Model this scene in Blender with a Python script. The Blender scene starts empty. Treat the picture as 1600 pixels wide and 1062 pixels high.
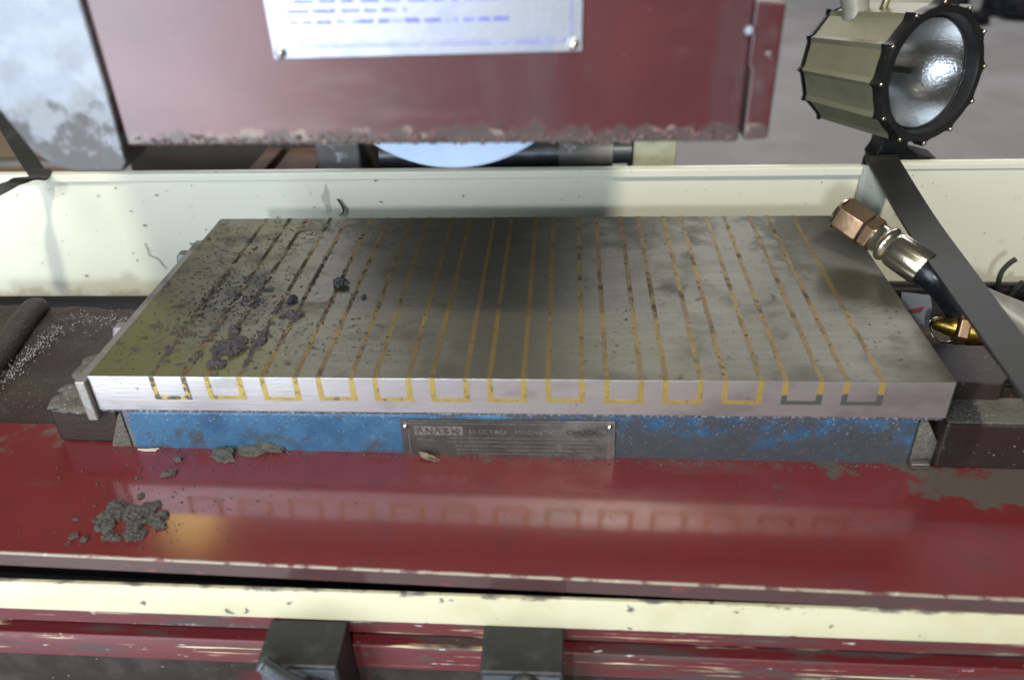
import bpy, bmesh, math, random
from mathutils import Vector, Matrix, noise
R = math.radians
rnd = random.Random(7)
sc = bpy.context.scene
C = sc.collection

# ------------------------------------------------------------------ camera
cam_d = bpy.data.cameras.new('camera'); cam = bpy.data.objects.new('camera', cam_d); C.objects.link(cam)
cam_d.sensor_width = 36.0; cam_d.lens = 29.04
cam_d.clip_start = 0.02; cam_d.clip_end = 100.0
CP = Vector((0.04089, -0.46288, 0.32841))
r_ = Vector((0.997824, 0.057726, -0.031852)); u_ = Vector((-0.0043, 0.539066, 0.842253)); f_ = Vector((-0.065791, 0.840283, -0.538141))
m = Matrix.Identity(4)
for i in range(3):
    m[i][0] = r_[i]; m[i][1] = u_[i]; m[i][2] = -f_[i]; m[i][3] = CP[i]
cam.matrix_world = m
cam_d.dof.use_dof = True
cam_d.dof.focus_distance = 0.70
cam_d.dof.aperture_fstop = 4.8
sc.camera = cam

# ------------------------------------------------------------------ world and lamps (a dim workshop)
w = bpy.data.worlds.new('World'); sc.world = w; w.use_nodes = True
bg = w.node_tree.nodes['Background']; bg.inputs[0].default_value = (0.95, 0.97, 1.0, 1); bg.inputs[1].default_value = 0.025
def lamp(name, kind, loc, target, energy, color, size=1.0, size_y=None):
    d = bpy.data.lights.new(name, 'AREA'); o = bpy.data.objects.new(name, d); C.objects.link(o)
    d.shape = 'RECTANGLE' if size_y else 'DISK'; d.size = size
    if size_y: d.size_y = size_y
    d.energy = energy; d.color = color
    o.location = loc
    o.rotation_euler = (Vector(target) - Vector(loc)).to_track_quat('-Z', 'Y').to_euler()
    return o
lamp('daylight_door', 'AREA', (-1.10, -1.50, 0.32), (-0.20, 0, 0.05), 57, (0.82, 0.90, 1.0), 0.95, 2.6)
lamp('front_cool_fill', 'AREA', (-0.42, -2.25, 0.84), (0, 0.3, -.03), 24, (0.80, 0.92, 1.0), 0.16)  # added compact cool lamp, throws the chuck's shadow on the panel; no window known
lamp('high_bay_lamp', 'AREA', (0.35, -2.3, 3.1), (0, 0.1, 0), 115, (1.0, 0.93, 0.78), 0.22)
lamp('rear_fill_light', 'AREA', (0.6, 6.5, 3.7), (0.3, 0, 0), 240, (0.98, 0.98, 1.0), 8.0, 1.8)  # added broad rear light for chuck sheen and a brighter floor; no windows known
lamp('yellow_glint_lamp', 'AREA', (-1.88, 2.6, 2.66), (-0.2, 0, 0), 1.6, (1.0, 0.80, 0.22), 0.28)  # added lamp standing in for the unseen yellow thing mirrored in steel and ledge
sc.view_settings.view_transform = 'Standard'; sc.view_settings.look = 'None'
sc.view_settings.exposure = 0.0; sc.view_settings.gamma = 1.0
sc.render.engine = 'CYCLES'
sc.cycles.use_denoising = True
sc.cycles.max_bounces = 8
sc.cycles.caustics_reflective = False; sc.cycles.caustics_refractive = False

# ------------------------------------------------------------------ materials
def mat(name, col, rough=0.5, metal=0.0, layers=(), bump=None, coat=0.0, spec=0.5, coat_rough=0.1):
    """layers: dicts col, scale, lo, hi, stretch, detail, rough, metal, grad=(axis,a,b,gain), kind ('noise'/'voronoi')"""
    M = bpy.data.materials.new(name); M.use_nodes = True
    nt = M.node_tree; N = nt.nodes; L = nt.links
    b = N['Principled BSDF']
    tc = N.new('ShaderNodeTexCoord')
    sep = None
    def rgb(c):
        n = N.new('ShaderNodeRGB'); n.outputs[0].default_value = (*c, 1); return n.outputs[0]
    def val(v):
        n = N.new('ShaderNodeValue'); n.outputs[0].default_value = v; return n.outputs[0]
    def mapped(st, off=0.0):
        mp = N.new('ShaderNodeMapping'); mp.inputs['Scale'].default_value = st; mp.inputs['Location'].default_value = (off, off * .7, off * .3)
        L.new(tc.outputs['Object'], mp.inputs[0]); return mp.outputs[0]
    c, ro, me = rgb(col), val(rough), val(metal)
    for i, l in enumerate(layers):
        v = mapped(l.get('stretch', (1, 1, 1)), 3.1 * i + l.get('off', 0))
        if l.get('kind') == 'voronoi':
            t = N.new('ShaderNodeTexVoronoi'); t.inputs['Scale'].default_value = l['scale']; t.inputs['Randomness'].default_value = 1
            L.new(v, t.inputs['Vector']); fac = t.outputs['Distance']
        elif l.get('kind') == 'wave':
            t = N.new('ShaderNodeTexWave'); t.inputs['Scale'].default_value = l['scale']; t.inputs['Distortion'].default_value = l.get('dist', 2)
            t.inputs['Detail'].default_value = 3
            L.new(v, t.inputs['Vector']); fac = t.outputs['Fac']
        else:
            t = N.new('ShaderNodeTexNoise'); t.inputs['Scale'].default_value = l['scale']; t.inputs['Detail'].default_value = l.get('detail', 5)
            t.inputs['Roughness'].default_value = l.get('nrough', .6)
            L.new(v, t.inputs['Vector']); fac = t.outputs[0]
        for g in l.get('grads', ()):
            if sep is None:
                sep = N.new('ShaderNodeSeparateXYZ'); L.new(tc.outputs['Object'], sep.inputs[0])
            ax, a, bb, gain = g
            mr = N.new('ShaderNodeMapRange'); mr.inputs['From Min'].default_value = a; mr.inputs['From Max'].default_value = bb
            mr.inputs['To Min'].default_value = 0; mr.inputs['To Max'].default_value = gain
            L.new(sep.outputs['XYZ'.index(ax)], mr.inputs['Value'])
            ad = N.new('ShaderNodeMath'); ad.operation = 'ADD'; L.new(fac, ad.inputs[0]); L.new(mr.outputs[0], ad.inputs[1]); fac = ad.outputs[0]
        mr = N.new('ShaderNodeMapRange'); mr.interpolation_type = 'SMOOTHSTEP'
        mr.inputs['From Min'].default_value = l['lo']; mr.inputs['From Max'].default_value = l['hi']
        mr.inputs['To Min'].default_value = l.get('from', 0.0); mr.inputs['To Max'].default_value = l.get('amt', 1.0)
        L.new(fac, mr.inputs['Value']); fac = mr.outputs[0]
        if l.get('also'):     # a second noise that breaks the layer up
            s2, lo2, hi2 = l['also']
            t2 = N.new('ShaderNodeTexNoise'); t2.inputs['Scale'].default_value = s2; t2.inputs['Detail'].default_value = 3
            L.new(mapped((1, 1, 1), 9.7 + i), t2.inputs['Vector'])
            m2 = N.new('ShaderNodeMapRange'); m2.interpolation_type = 'SMOOTHSTEP'; m2.inputs['From Min'].default_value = lo2; m2.inputs['From Max'].default_value = hi2
            L.new(t2.outputs[0], m2.inputs['Value'])
            mu = N.new('ShaderNodeMath'); mu.operation = 'MULTIPLY'; L.new(fac, mu.inputs[0]); L.new(m2.outputs[0], mu.inputs[1]); fac = mu.outputs[0]
        if 'col' in l:
            x = N.new('ShaderNodeMix'); x.data_type = 'RGBA'; L.new(fac, x.inputs[0]); L.new(c, x.inputs[6]); x.inputs[7].default_value = (*l['col'], 1); c = x.outputs[2]
        if 'rough' in l:
            x = N.new('ShaderNodeMix'); L.new(fac, x.inputs[0]); L.new(ro, x.inputs[2]); x.inputs[3].default_value = l['rough']; ro = x.outputs[0]
        if 'metal' in l:
            x = N.new('ShaderNodeMix'); L.new(fac, x.inputs[0]); L.new(me, x.inputs[2]); x.inputs[3].default_value = l['metal']; me = x.outputs[0]
    L.new(c, b.inputs['Base Color']); L.new(ro, b.inputs['Roughness']); L.new(me, b.inputs['Metallic'])
    b.inputs['Specular IOR Level'].default_value = spec
    b.inputs['Coat Weight'].default_value = coat; b.inputs['Coat IOR'].default_value = 1.55; b.inputs['Coat Roughness'].default_value = coat_rough
    if coat:
        t = N.new('ShaderNodeTexNoise'); t.inputs['Scale'].default_value = 26; t.inputs['Detail'].default_value = 8; L.new(mapped((.5, 1, 1), 2.2), t.inputs['Vector'])
        mr = N.new('ShaderNodeMapRange'); mr.inputs['From Min'].default_value = .36; mr.inputs['From Max'].default_value = .62
        mr.inputs['To Min'].default_value = coat; mr.inputs['To Max'].default_value = coat * .8
        L.new(t.outputs[0], mr.inputs['Value']); L.new(mr.outputs[0], b.inputs['Coat Weight'])
    prev = None
    for bp in (bump or ()):
        t = N.new('ShaderNodeTexNoise'); t.inputs['Scale'].default_value = bp[0]; t.inputs['Detail'].default_value = 4
        L.new(mapped(bp[2] if len(bp) > 2 else (1, 1, 1), 5.5), t.inputs['Vector'])
        bn = N.new('ShaderNodeBump'); bn.inputs['Strength'].default_value = bp[1]; bn.inputs['Distance'].default_value = bp[3] if len(bp) > 3 else 0.001
        L.new(t.outputs[0], bn.inputs['Height'])
        if prev: L.new(prev, bn.inputs['Normal'])
        prev = bn.outputs[0]
    if prev: L.new(prev, b.inputs['Normal'])
    return M

DUST = (0.36, 0.34, 0.33); GRIME = (0.035, 0.03, 0.026); SLUDGE = (0.085, 0.08, 0.078)
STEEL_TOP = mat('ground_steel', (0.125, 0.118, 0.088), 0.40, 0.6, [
    dict(col=(0.14, 0.137, 0.115), scale=60, lo=.35, hi=.7, stretch=(.25, 3.5, 1), amt=.7, rough=.36),
    dict(col=(0.078, 0.074, 0.054), scale=14, lo=.5, hi=.72, amt=.75, rough=.5, detail=8),
    dict(col=(0.17, 0.17, 0.06), scale=9, lo=.62, hi=.95, amt=.8, rough=.45, grads=[('X', -.12, -.3, .42), ('Y', .14, .0, .12)], metal=.5),  # yellow-green reflection painted into the left front of the steel
    dict(col=(0.035, 0.032, 0.028), scale=240, lo=.60, hi=.72, amt=.85, rough=.7, also=(12, .42, .62), grads=[('X', -.05, -.2, .07)]),
    dict(col=(0.08, 0.05, 0.04), scale=330, lo=.69, hi=.74, amt=.85, rough=.8),
    dict(col=(0.26, 0.26, 0.245), scale=420, lo=.64, hi=.72, amt=.6, stretch=(.12, 1.6, 1)),
    dict(col=(0.05, 0.048, 0.042), scale=46, lo=.66, hi=.74, amt=.65, rough=.7, detail=8, stretch=(1, .55, 1), also=(7, .45, .6)),
    dict(col=(0.045, 0.041, 0.04), scale=75, lo=.70, hi=.80, amt=.8, rough=.75, metal=0, detail=9, grads=[('X', -.11, -.20, .10), ('Y', .16, .06, .05)]),
    dict(col=(0.11, 0.11, 0.085), scale=26, lo=.56, hi=.70, amt=.6, rough=.62, detail=9, grads=[('Y', .10, .27, .10)]),
], bump=[(900, .12, (.05, 1, 1)), (300, .08)])
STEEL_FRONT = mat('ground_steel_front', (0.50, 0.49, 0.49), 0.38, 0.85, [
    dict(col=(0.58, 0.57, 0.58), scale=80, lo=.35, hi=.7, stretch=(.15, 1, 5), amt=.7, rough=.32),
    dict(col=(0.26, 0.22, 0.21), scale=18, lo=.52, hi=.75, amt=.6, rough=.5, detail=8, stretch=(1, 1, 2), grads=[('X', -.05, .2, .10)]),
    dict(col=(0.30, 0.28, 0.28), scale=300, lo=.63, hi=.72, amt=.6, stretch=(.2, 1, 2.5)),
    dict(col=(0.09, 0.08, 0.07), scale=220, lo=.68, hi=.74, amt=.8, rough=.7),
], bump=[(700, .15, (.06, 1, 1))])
BRASS = mat('brass_inlay', (0.20, 0.140, 0.045), 0.45, 0.5, [
    dict(col=(0.14, 0.088, 0.048), scale=16, lo=.42, hi=.66, amt=.75, rough=.5),
    dict(col=(0.13, 0.11, 0.05), scale=90, lo=.52, hi=.68, amt=.85, rough=.65, metal=.2),
    dict(col=(0.035, 0.03, 0.025), scale=220, lo=.60, hi=.68, amt=.9, rough=.8, metal=0),
    dict(col=(0.05, 0.045, 0.035), scale=45, lo=.58, hi=.74, amt=.9, rough=.8, metal=0, detail=8, grads=[('X', -.08, -.22, .11), ('Y', .03, .10, .04)]),
], bump=[(500, .2)])
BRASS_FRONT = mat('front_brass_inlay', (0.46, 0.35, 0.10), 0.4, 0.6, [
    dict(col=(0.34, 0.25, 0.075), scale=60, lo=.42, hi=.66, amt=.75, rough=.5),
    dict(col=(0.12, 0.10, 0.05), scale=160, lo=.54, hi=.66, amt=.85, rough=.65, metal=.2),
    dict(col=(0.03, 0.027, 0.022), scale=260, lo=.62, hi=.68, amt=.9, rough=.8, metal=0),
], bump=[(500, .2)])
BRASS_CHAR = mat('charred_brass_inlay', (0.46, 0.33, 0.085), 0.42, 0.6, [
    dict(col=(0.13, 0.11, 0.05), scale=90, lo=.55, hi=.7, amt=.85, rough=.65, metal=.2),
    dict(col=(0.05, 0.048, 0.046), scale=120, lo=.62, hi=.78, amt=1, rough=.75, metal=0, grads=[('Z', -.009, -.013, .4)]),
], bump=[(500, .2)])
BRASS_DIRT = mat('sludged_brass_inlay', (0.48, 0.36, 0.11), 0.45, 0.5, [
    dict(col=(0.08, 0.07, 0.07), scale=160, lo=.40, hi=.52, amt=1, rough=.85, metal=0),
], bump=[(300, .5)])
SLUDGE_M = mat('dried_grinding_sludge', (0.062, 0.057, 0.06), 0.75, 0.0, [
    dict(col=(0.13, 0.12, 0.13), scale=420, lo=.58, hi=.74, amt=.6, rough=.5),
    dict(col=(0.04, 0.036, 0.036), scale=200, lo=.5, hi=.66, amt=.8),
], bump=[(600, .9, (1, 1, 1), .002)])
FLAKE_M = mat('dried_sludge_flake', (0.075, 0.07, 0.06), 0.8, 0.0, [
    dict(col=(0.13, 0.12, 0.105), scale=300, lo=.54, hi=.7, amt=.8),
    dict(col=(0.06, 0.055, 0.045), scale=120, lo=.5, hi=.68, amt=.8),
], bump=[(500, .9, (1, 1, 1), .002)])
def red_layers(extra=()):
    return [dict(col=(0.13, 0.016, 0.017), scale=7, lo=.4, hi=.7, amt=.6),
            dict(col=(0.065, 0.022, 0.024), scale=30, lo=.5, hi=.75, amt=.5, rough=.4, detail=8),
            dict(col=(0.20, 0.13, 0.12), scale=520, lo=.67, hi=.74, amt=.6, rough=.6), dict(col=(0.12, 0.06, 0.058), scale=38, lo=.56, hi=.72, amt=.5, rough=.55, stretch=(.25, 1, 1), detail=9)] + list(extra)
RED_LIP = mat('glossy_maroon_paint', (0.155, 0.019, 0.023), 0.34, 0.0, red_layers([
    dict(col=(0.075, 0.068, 0.055), scale=28, lo=.86, hi=.93, amt=.92, rough=.75, detail=9, grads=[('X', .14, .34, .22), ('Y', -.055, -.005, .26)]),
    dict(col=(0.030, 0.012, 0.012), scale=45, lo=.75, hi=.9, amt=.85, rough=.5, grads=[('Z', -.0712, -.0722, .5)]),  # front face of the ledge darkened, its shade put into the maroon
    dict(col=(0.10, 0.085, 0.07), scale=45, lo=.80, hi=.98, amt=.8, rough=.75, detail=9, grads=[('Y', -.03, .004, .3)]),
]), bump=[(140, .10), (900, .12)], coat=.9, coat_rough=.125)
RED_GUARD = mat('maroon_guard_paint', (0.062, 0.008, 0.011), 0.36, 0.0, red_layers([
    dict(col=(0.05, 0.022, 0.024), scale=22, lo=.5, hi=.72, amt=.5, rough=.6, stretch=(1, 1, .18), detail=6),
    dict(col=(0.22, 0.17, 0.145), scale=110, lo=.88, hi=.98, amt=.8, rough=.8, detail=8, grads=[('Z', .206, .186, .5)]),
    dict(col=(0.05, 0.032, 0.030), scale=70, lo=.80, hi=.92, amt=.92, rough=.85, detail=8, stretch=(1, 1, .5), grads=[('Z', .202, .1855, .52)]),
    dict(col=(0.09, 0.045, 0.045), scale=30, lo=.78, hi=1.0, amt=.7, rough=.6, grads=[('X', .10, .135, .38)]),
    dict(col=(0.26, 0.26, 0.25), scale=60, lo=.72, hi=.76, amt=.7, rough=.6),
]), bump=[(60, .06), (700, .05)], coat=1.0, coat_rough=.31)
RED_WORN = mat('scratched_maroon_paint', (0.095, 0.010, 0.014), 0.5, 0.0, [
    dict(col=(0.05, 0.035, 0.033), scale=60, lo=.50, hi=.64, amt=.9, rough=.7, stretch=(.2, 1, 1.5), detail=8, grads=[('X', -.1, .25, .06)]),
    dict(col=(0.58, 0.48, 0.30), scale=85, lo=.575, hi=.61, amt=.95, rough=.6, stretch=(.07, 1, 3.2), detail=9, also=(14, .45, .56)),
    dict(col=(0.45, 0.43, 0.42), scale=190, lo=.66, hi=.70, amt=.9, rough=.5, stretch=(.3, 1, 1.5)),
], bump=[(300, .15)])
CREAM = mat('cream_enamel', (0.77, 0.77, 0.64), 0.30, 0.0, [
    dict(col=(0.78, 0.77, 0.62), scale=6, lo=.4, hi=.7, amt=.6),
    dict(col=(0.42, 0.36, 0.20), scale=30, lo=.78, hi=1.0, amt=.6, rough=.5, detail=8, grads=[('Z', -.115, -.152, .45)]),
    dict(col=(0.22, 0.20, 0.15), scale=360, lo=.69, hi=.73, amt=.8, rough=.6),
    dict(col=(0.10, 0.09, 0.07), scale=90, lo=.725, hi=.75, amt=.85, rough=.6, stretch=(1, 1, .6)),
    dict(col=(0.55, 0.52, 0.40), scale=40, lo=.62, hi=.8, amt=.5, detail=8),
    dict(col=(0.30, 0.29, 0.25), scale=38, lo=.70, hi=.73, amt=.55, rough=.5, stretch=(1, 1, .25), detail=3, also=(5, .5, .65)),
], bump=[(240, .04), (1200, .04)])
CREAM_RAIL = mat('chipped_cream_paint', (0.52, 0.495, 0.345), 0.38, 0.0, [
    dict(col=(0.44, 0.39, 0.23), scale=14, lo=.45, hi=.7, amt=.6),
    dict(col=(0.09, 0.075, 0.075), scale=70, lo=.635, hi=.68, amt=.95, rough=.7, detail=5),
    dict(col=(0.12, 0.11, 0.105), scale=130, lo=.76, hi=.92, amt=.95, rough=.6, detail=7, stretch=(.4, 1, 1), grads=[('Z', -.0915, -.0885, .30)]),
    dict(col=(0.13, 0.03, 0.035), scale=110, lo=.82, hi=.90, amt=.95, rough=.6, detail=7, stretch=(.5, 1, 1), grads=[('Z', -.112, -.1155, .4)]),
    dict(col=(0.33, 0.25, 0.13), scale=45, lo=.66, hi=.8, amt=.6),
], bump=[(300, .06)])
BLUE = mat('blue_hammered_paint', (0.024, 0.082, 0.165), 0.45, 0.1, [
    dict(col=(0.046, 0.135, 0.245), scale=30, lo=.40, hi=.66, amt=.9, grads=[('X', 0, -.25, .12)]),  # lighter blue to the left, light falloff painted in
    dict(col=(0.018, 0.055, 0.12), scale=22, lo=.50, hi=.75, amt=.8, grads=[('X', -.1, .1, .14)]),  # darker blue to the right, the same falloff painted in
    dict(col=(0.045, 0.044, 0.046), scale=44, lo=.56, hi=.76, amt=.90, rough=.7, detail=9, grads=[('X', -.1, .08, .19), ('Z', -.045, -.075, .16)]),
    dict(col=(0.06, 0.058, 0.06), scale=180, lo=.60, hi=.68, amt=.8, rough=.7, grads=[('X', -.15, .1, .06)]),
    dict(col=(0.14, 0.13, 0.13), scale=60, lo=.86, hi=1.0, amt=.9, rough=.8, detail=8, grads=[('X', -.262, -.284, .5)]),
    dict(col=(0.30, 0.40, 0.55), scale=620, lo=.66, hi=.72, amt=.6, rough=.4, grads=[('Z', -.06, -.034, .06)]),
], bump=[(650, .55, (1, 1, 1), .001)])
GRIMED = mat('grimy_cast_iron', (0.036, 0.024, 0.018), 0.62, 0.0, [
    dict(col=(0.062, 0.045, 0.034), scale=20, lo=.42, hi=.7, amt=.8, detail=8),
    dict(col=(0.032, 0.014, 0.012), scale=11, lo=.5, hi=.75, amt=.7),
    dict(col=(0.52, 0.50, 0.48), scale=560, lo=.63, hi=.69, amt=.8, also=(16, .42, .6)),
    dict(col=(0.40, 0.24, 0.12), scale=320, lo=.72, hi=.75, amt=.8),
], bump=[(350, .7, (1, 1, 1), .002), (60, .3, (1, 1, 1), .004)])
DUSTY = mat('dust_caked_iron', (0.11, 0.102, 0.086), 0.75, 0.0, [
    dict(col=(0.085, 0.078, 0.062), scale=40, lo=.45, hi=.7, amt=.85, detail=8),
    dict(col=(0.5, 0.48, 0.46), scale=480, lo=.60, hi=.68, amt=.85, also=(20, .4, .6)),
], bump=[(380, .8, (1, 1, 1), .002)])
MAROON_DK = mat('dark_oily_maroon_iron', (0.022, 0.012, 0.010), 0.5, 0.0, [
    dict(col=(0.030, 0.02, 0.016), scale=30, lo=.45, hi=.7, amt=.8, detail=8),
    dict(col=(0.42, 0.40, 0.38), scale=300, lo=.66, hi=.70, amt=.8, also=(25, .45, .6)),
], bump=[(350, .35)])
BLACK = mat('black_oxide_steel', (0.022, 0.022, 0.023), 0.5, 0.2, [
    dict(col=(0.05, 0.05, 0.052), scale=60, lo=.5, hi=.75, amt=.8, rough=.62),
    dict(col=(0.10, 0.10, 0.11), scale=260, lo=.66, hi=.72, amt=.6),
], bump=[(300, .15)])
BLACK_FACE = mat('worn_black_steel_face', (0.075, 0.085, 0.10), 0.4, 0.4, [
    dict(col=(0.16, 0.18, 0.21), scale=40, lo=.45, hi=.75, amt=.8, rough=.4),
    dict(col=(0.02, 0.02, 0.02), scale=120, lo=.62, hi=.7, amt=.8),
], bump=[(300, .2)])
RUBBER = mat('black_rubber', (0.020, 0.020, 0.019), 0.55, 0.0, [
    dict(col=(0.045, 0.043, 0.038), scale=50, lo=.45, hi=.75, amt=.8, rough=.65, stretch=(1, .4, 1)),
    dict(col=(0.11, 0.11, 0.11), scale=300, lo=.69, hi=.73, amt=.5),
], bump=[(400, .15)])
HOSE = mat('shiny_black_hose', (0.012, 0.012, 0.015), 0.28, 0.0, [
    dict(col=(0.05, 0.05, 0.06), scale=300, lo=.62, hi=.7, amt=.6, stretch=(1, 1, .2))], bump=[(200, .1)])
VOID = mat('gap_shade_and_speck_black', (0.010, 0.010, 0.012), 0.6, 0.0, [dict(col=(0.03, 0.03, 0.035), scale=12, lo=.5, hi=.75, amt=.7)], bump=[(90, .2)])  # near-black with the shade of gaps put into the colour; also colours real specks
ZINC = mat('yellow_zinc_plating', (0.58, 0.51, 0.38), 0.24, 0.95, [
    dict(col=(0.70, 0.66, 0.58), scale=60, lo=.4, hi=.7, amt=.8, rough=.18),
    dict(col=(0.16, 0.12, 0.06), scale=45, lo=.62, hi=.78, amt=.7, rough=.5),
], bump=[(300, .06)])
COPPER = mat('coppery_zinc_plating', (0.40, 0.265, 0.165), 0.34, 0.9, [
    dict(col=(0.46, 0.36, 0.26), scale=55, lo=.45, hi=.7, amt=.7, rough=.3),
    dict(col=(0.20, 0.10, 0.06), scale=90, lo=.56, hi=.7, amt=.8, rough=.5),
], bump=[(300, .12)])
BRASS_FIT = mat('oily_brass', (0.36, 0.22, 0.045), 0.3, 0.9, [
    dict(col=(0.10, 0.06, 0.02), scale=90, lo=.5, hi=.66, amt=.85, rough=.55)], bump=[(300, .15)])
ALU = mat('printed_aluminium', (0.60, 0.62, 0.68), 0.34, 0.85, [
    dict(col=(0.36, 0.39, 0.48), scale=24, lo=.42, hi=.62, amt=.8, rough=.45, detail=8),
    dict(col=(0.80, 0.80, 0.82), scale=32, lo=.56, hi=.66, amt=.7, rough=.3, detail=8),
], bump=[(500, .08)])
BLUE_INK = mat('blue_print', (0.10, 0.11, 0.52), 0.4, 0.0, [dict(col=(0.40, 0.42, 0.68), scale=60, lo=.48, hi=.66, amt=.8)])
CHROME = mat('rivet_steel', (0.70, 0.70, 0.70), 0.22, 1.0)
PLATE_M = mat('dull_engraved_plate', (0.115, 0.102, 0.094), 0.42, 0.7, [
    dict(col=(0.27, 0.25, 0.24), scale=20, lo=.62, hi=.95, amt=.9, grads=[('X', .0, .055, .4)]),
    dict(col=(0.065, 0.055, 0.05), scale=30, lo=.42, hi=.68, amt=.8, rough=.55, detail=8),
    dict(col=(0.035, 0.03, 0.028), scale=90, lo=.78, hi=.95, amt=.85, rough=.7, metal=.2, grads=[('Z', -.05, -.073, .3)]),
    dict(col=(0.40, 0.38, 0.37), scale=260, lo=.66, hi=.72, amt=.6, stretch=(.2, 1, 1)),
], bump=[(500, .2)])
INK = mat('dark_letter_ink', (0.03, 0.028, 0.028), 0.5, 0.2)
WORN_LETTER = mat('worn_letter_relief', (0.26, 0.245, 0.235), 0.42, 0.6, [dict(col=(0.14, 0.125, 0.12), scale=260, lo=.44, hi=.58, amt=.9)])
CHALK = mat('chipped_grey_paint', (0.25, 0.285, 0.345), 0.5, 0.0, [
    dict(col=(0.36, 0.395, 0.45), scale=30, lo=.4, hi=.65, amt=.7),
    dict(col=(0.20, 0.21, 0.23), scale=50, lo=.72, hi=.95, amt=.8, detail=8, grads=[('Z', .232, .205, .42)]),
    dict(col=(0.075, 0.07, 0.07), scale=85, lo=.74, hi=.90, amt=.85, rough=.8, detail=8, grads=[('Z', .228, .180, .48)]),
    dict(col=(0.05, 0.045, 0.045), scale=70, lo=.68, hi=.72, amt=.9, rough=.8),
    dict(col=(0.20, 0.215, 0.25), scale=24, lo=.52, hi=.62, amt=.6, detail=9),
], bump=[(160, .35, (1, 1, 1), .002)])
WHEEL_M = mat('pale_blue_abrasive', (0.52, 0.66, 0.88), 0.85, 0.0, [
    dict(col=(0.44, 0.58, 0.80), scale=40, lo=.4, hi=.7, amt=.6)], bump=[(1200, .5)])
OLIVE = mat('olive_grey_aluminium_paint', (0.30, 0.29, 0.20), 0.42, 0.25, [
    dict(col=(0.24, 0.23, 0.15), scale=18, lo=.4, hi=.7, amt=.6, rough=.5),
    dict(col=(0.16, 0.15, 0.11), scale=50, lo=.58, hi=.75, amt=.6, detail=8),
    dict(col=(0.05, 0.05, 0.04), scale=240, lo=.69, hi=.73, amt=.8),
], bump=[(500, .08)])
GREY_PIPE = mat('beige_grey_tube_paint', (0.36, 0.35, 0.31), 0.4, 0.1, [dict(col=(0.28, 0.27, 0.23), scale=40, lo=.45, hi=.7, amt=.6)])
BLACK_PLASTIC = mat('black_plastic', (0.012, 0.012, 0.013), 0.42, 0.0, [dict(col=(0.03, 0.03, 0.03), scale=80, lo=.5, hi=.7, amt=.6)], bump=[(500, .06)])
REFLECT = mat('pebbled_reflector', (0.86, 0.87, 0.88), 0.12, 1.0, [], bump=[(420, .26, (1, 1, 1), .002)])
BULB_M = mat('frosted_bulb', (0.75, 0.72, 0.6), 0.4, 0.0)
FLOOR = mat('concrete_floor', (0.40, 0.39, 0.385), 0.62, 0.0, [
    dict(col=(0.52, 0.51, 0.51), scale=1.3, lo=.4, hi=.65, amt=.8, detail=6),
    dict(col=(0.33, 0.30, 0.275), scale=2.4, lo=.52, hi=.72, amt=.7, detail=7),
    dict(col=(0.22, 0.205, 0.19), scale=9, lo=.64, hi=.75, amt=.6),
], bump=[(20, .1)])
SCRAP_M = mat('dark_scrap', (0.02, 0.022, 0.03), 0.45, 0.4, [dict(col=(0.10, 0.12, 0.18), scale=40, lo=.55, hi=.65, amt=.9)])
WOOD = mat('brown_board', (0.30, 0.19, 0.10), 0.7, 0.0, [dict(col=(0.45, 0.20, 0.06), scale=6, lo=.5, hi=.7, amt=.8), dict(col=(0.20, 0.17, 0.13), scale=9, lo=.5, hi=.7, amt=.7)])
BRICK_M = mat('rusty_brown_block', (0.20, 0.105, 0.075), 0.75, 0.0, [dict(col=(0.11, 0.08, 0.066), scale=25, lo=.42, hi=.65, amt=.8)])
DARK_PAINT = mat('dark_grey_machine_paint', (0.045, 0.038, 0.034), 0.5, 0.0, [dict(col=(0.025, 0.025, 0.024), scale=9, lo=.4, hi=.7, amt=.7)], bump=[(80, .1)])
GREY_CAST = mat('peeling_grey_paint', (0.19, 0.185, 0.18), 0.5, 0.1, [
    dict(col=(0.48, 0.50, 0.54), scale=32, lo=.56, hi=.62, amt=.9, detail=7), dict(col=(0.16, 0.13, 0.11), scale=80, lo=.5, hi=.7, amt=.6)], bump=[(200, .2)])
POST_M = mat('textured_cream_post', (0.58, 0.60, 0.45), 0.55, 0.0, [dict(col=(0.42, 0.43, 0.31), scale=60, lo=.45, hi=.65, amt=.7)], bump=[(300, .4)])
GREY_CONE = mat('scuffed_grey_plastic', (0.24, 0.23, 0.22), 0.4, 0.0, [dict(col=(0.42, 0.41, 0.39), scale=30, lo=.5, hi=.7, amt=.8)])
TAG_M = mat('white_tag', (0.30, 0.28, 0.27), 0.5, 0.0)
TAG_RED = mat('red_tag_print', (0.32, 0.03, 0.05), 0.5, 0.0)
YELLOW = mat('faded_yellow_plastic', (0.6, 0.5, 0.1), 0.5)
DKFRINGE = mat('oily_seam', (0.06, 0.065, 0.085), 0.6, 0.0, [dict(col=(0.30, 0.33, 0.40), scale=520, lo=.5, hi=.62, amt=.9)], bump=[(700, .9, (1, 1, 1), .002)])

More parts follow.
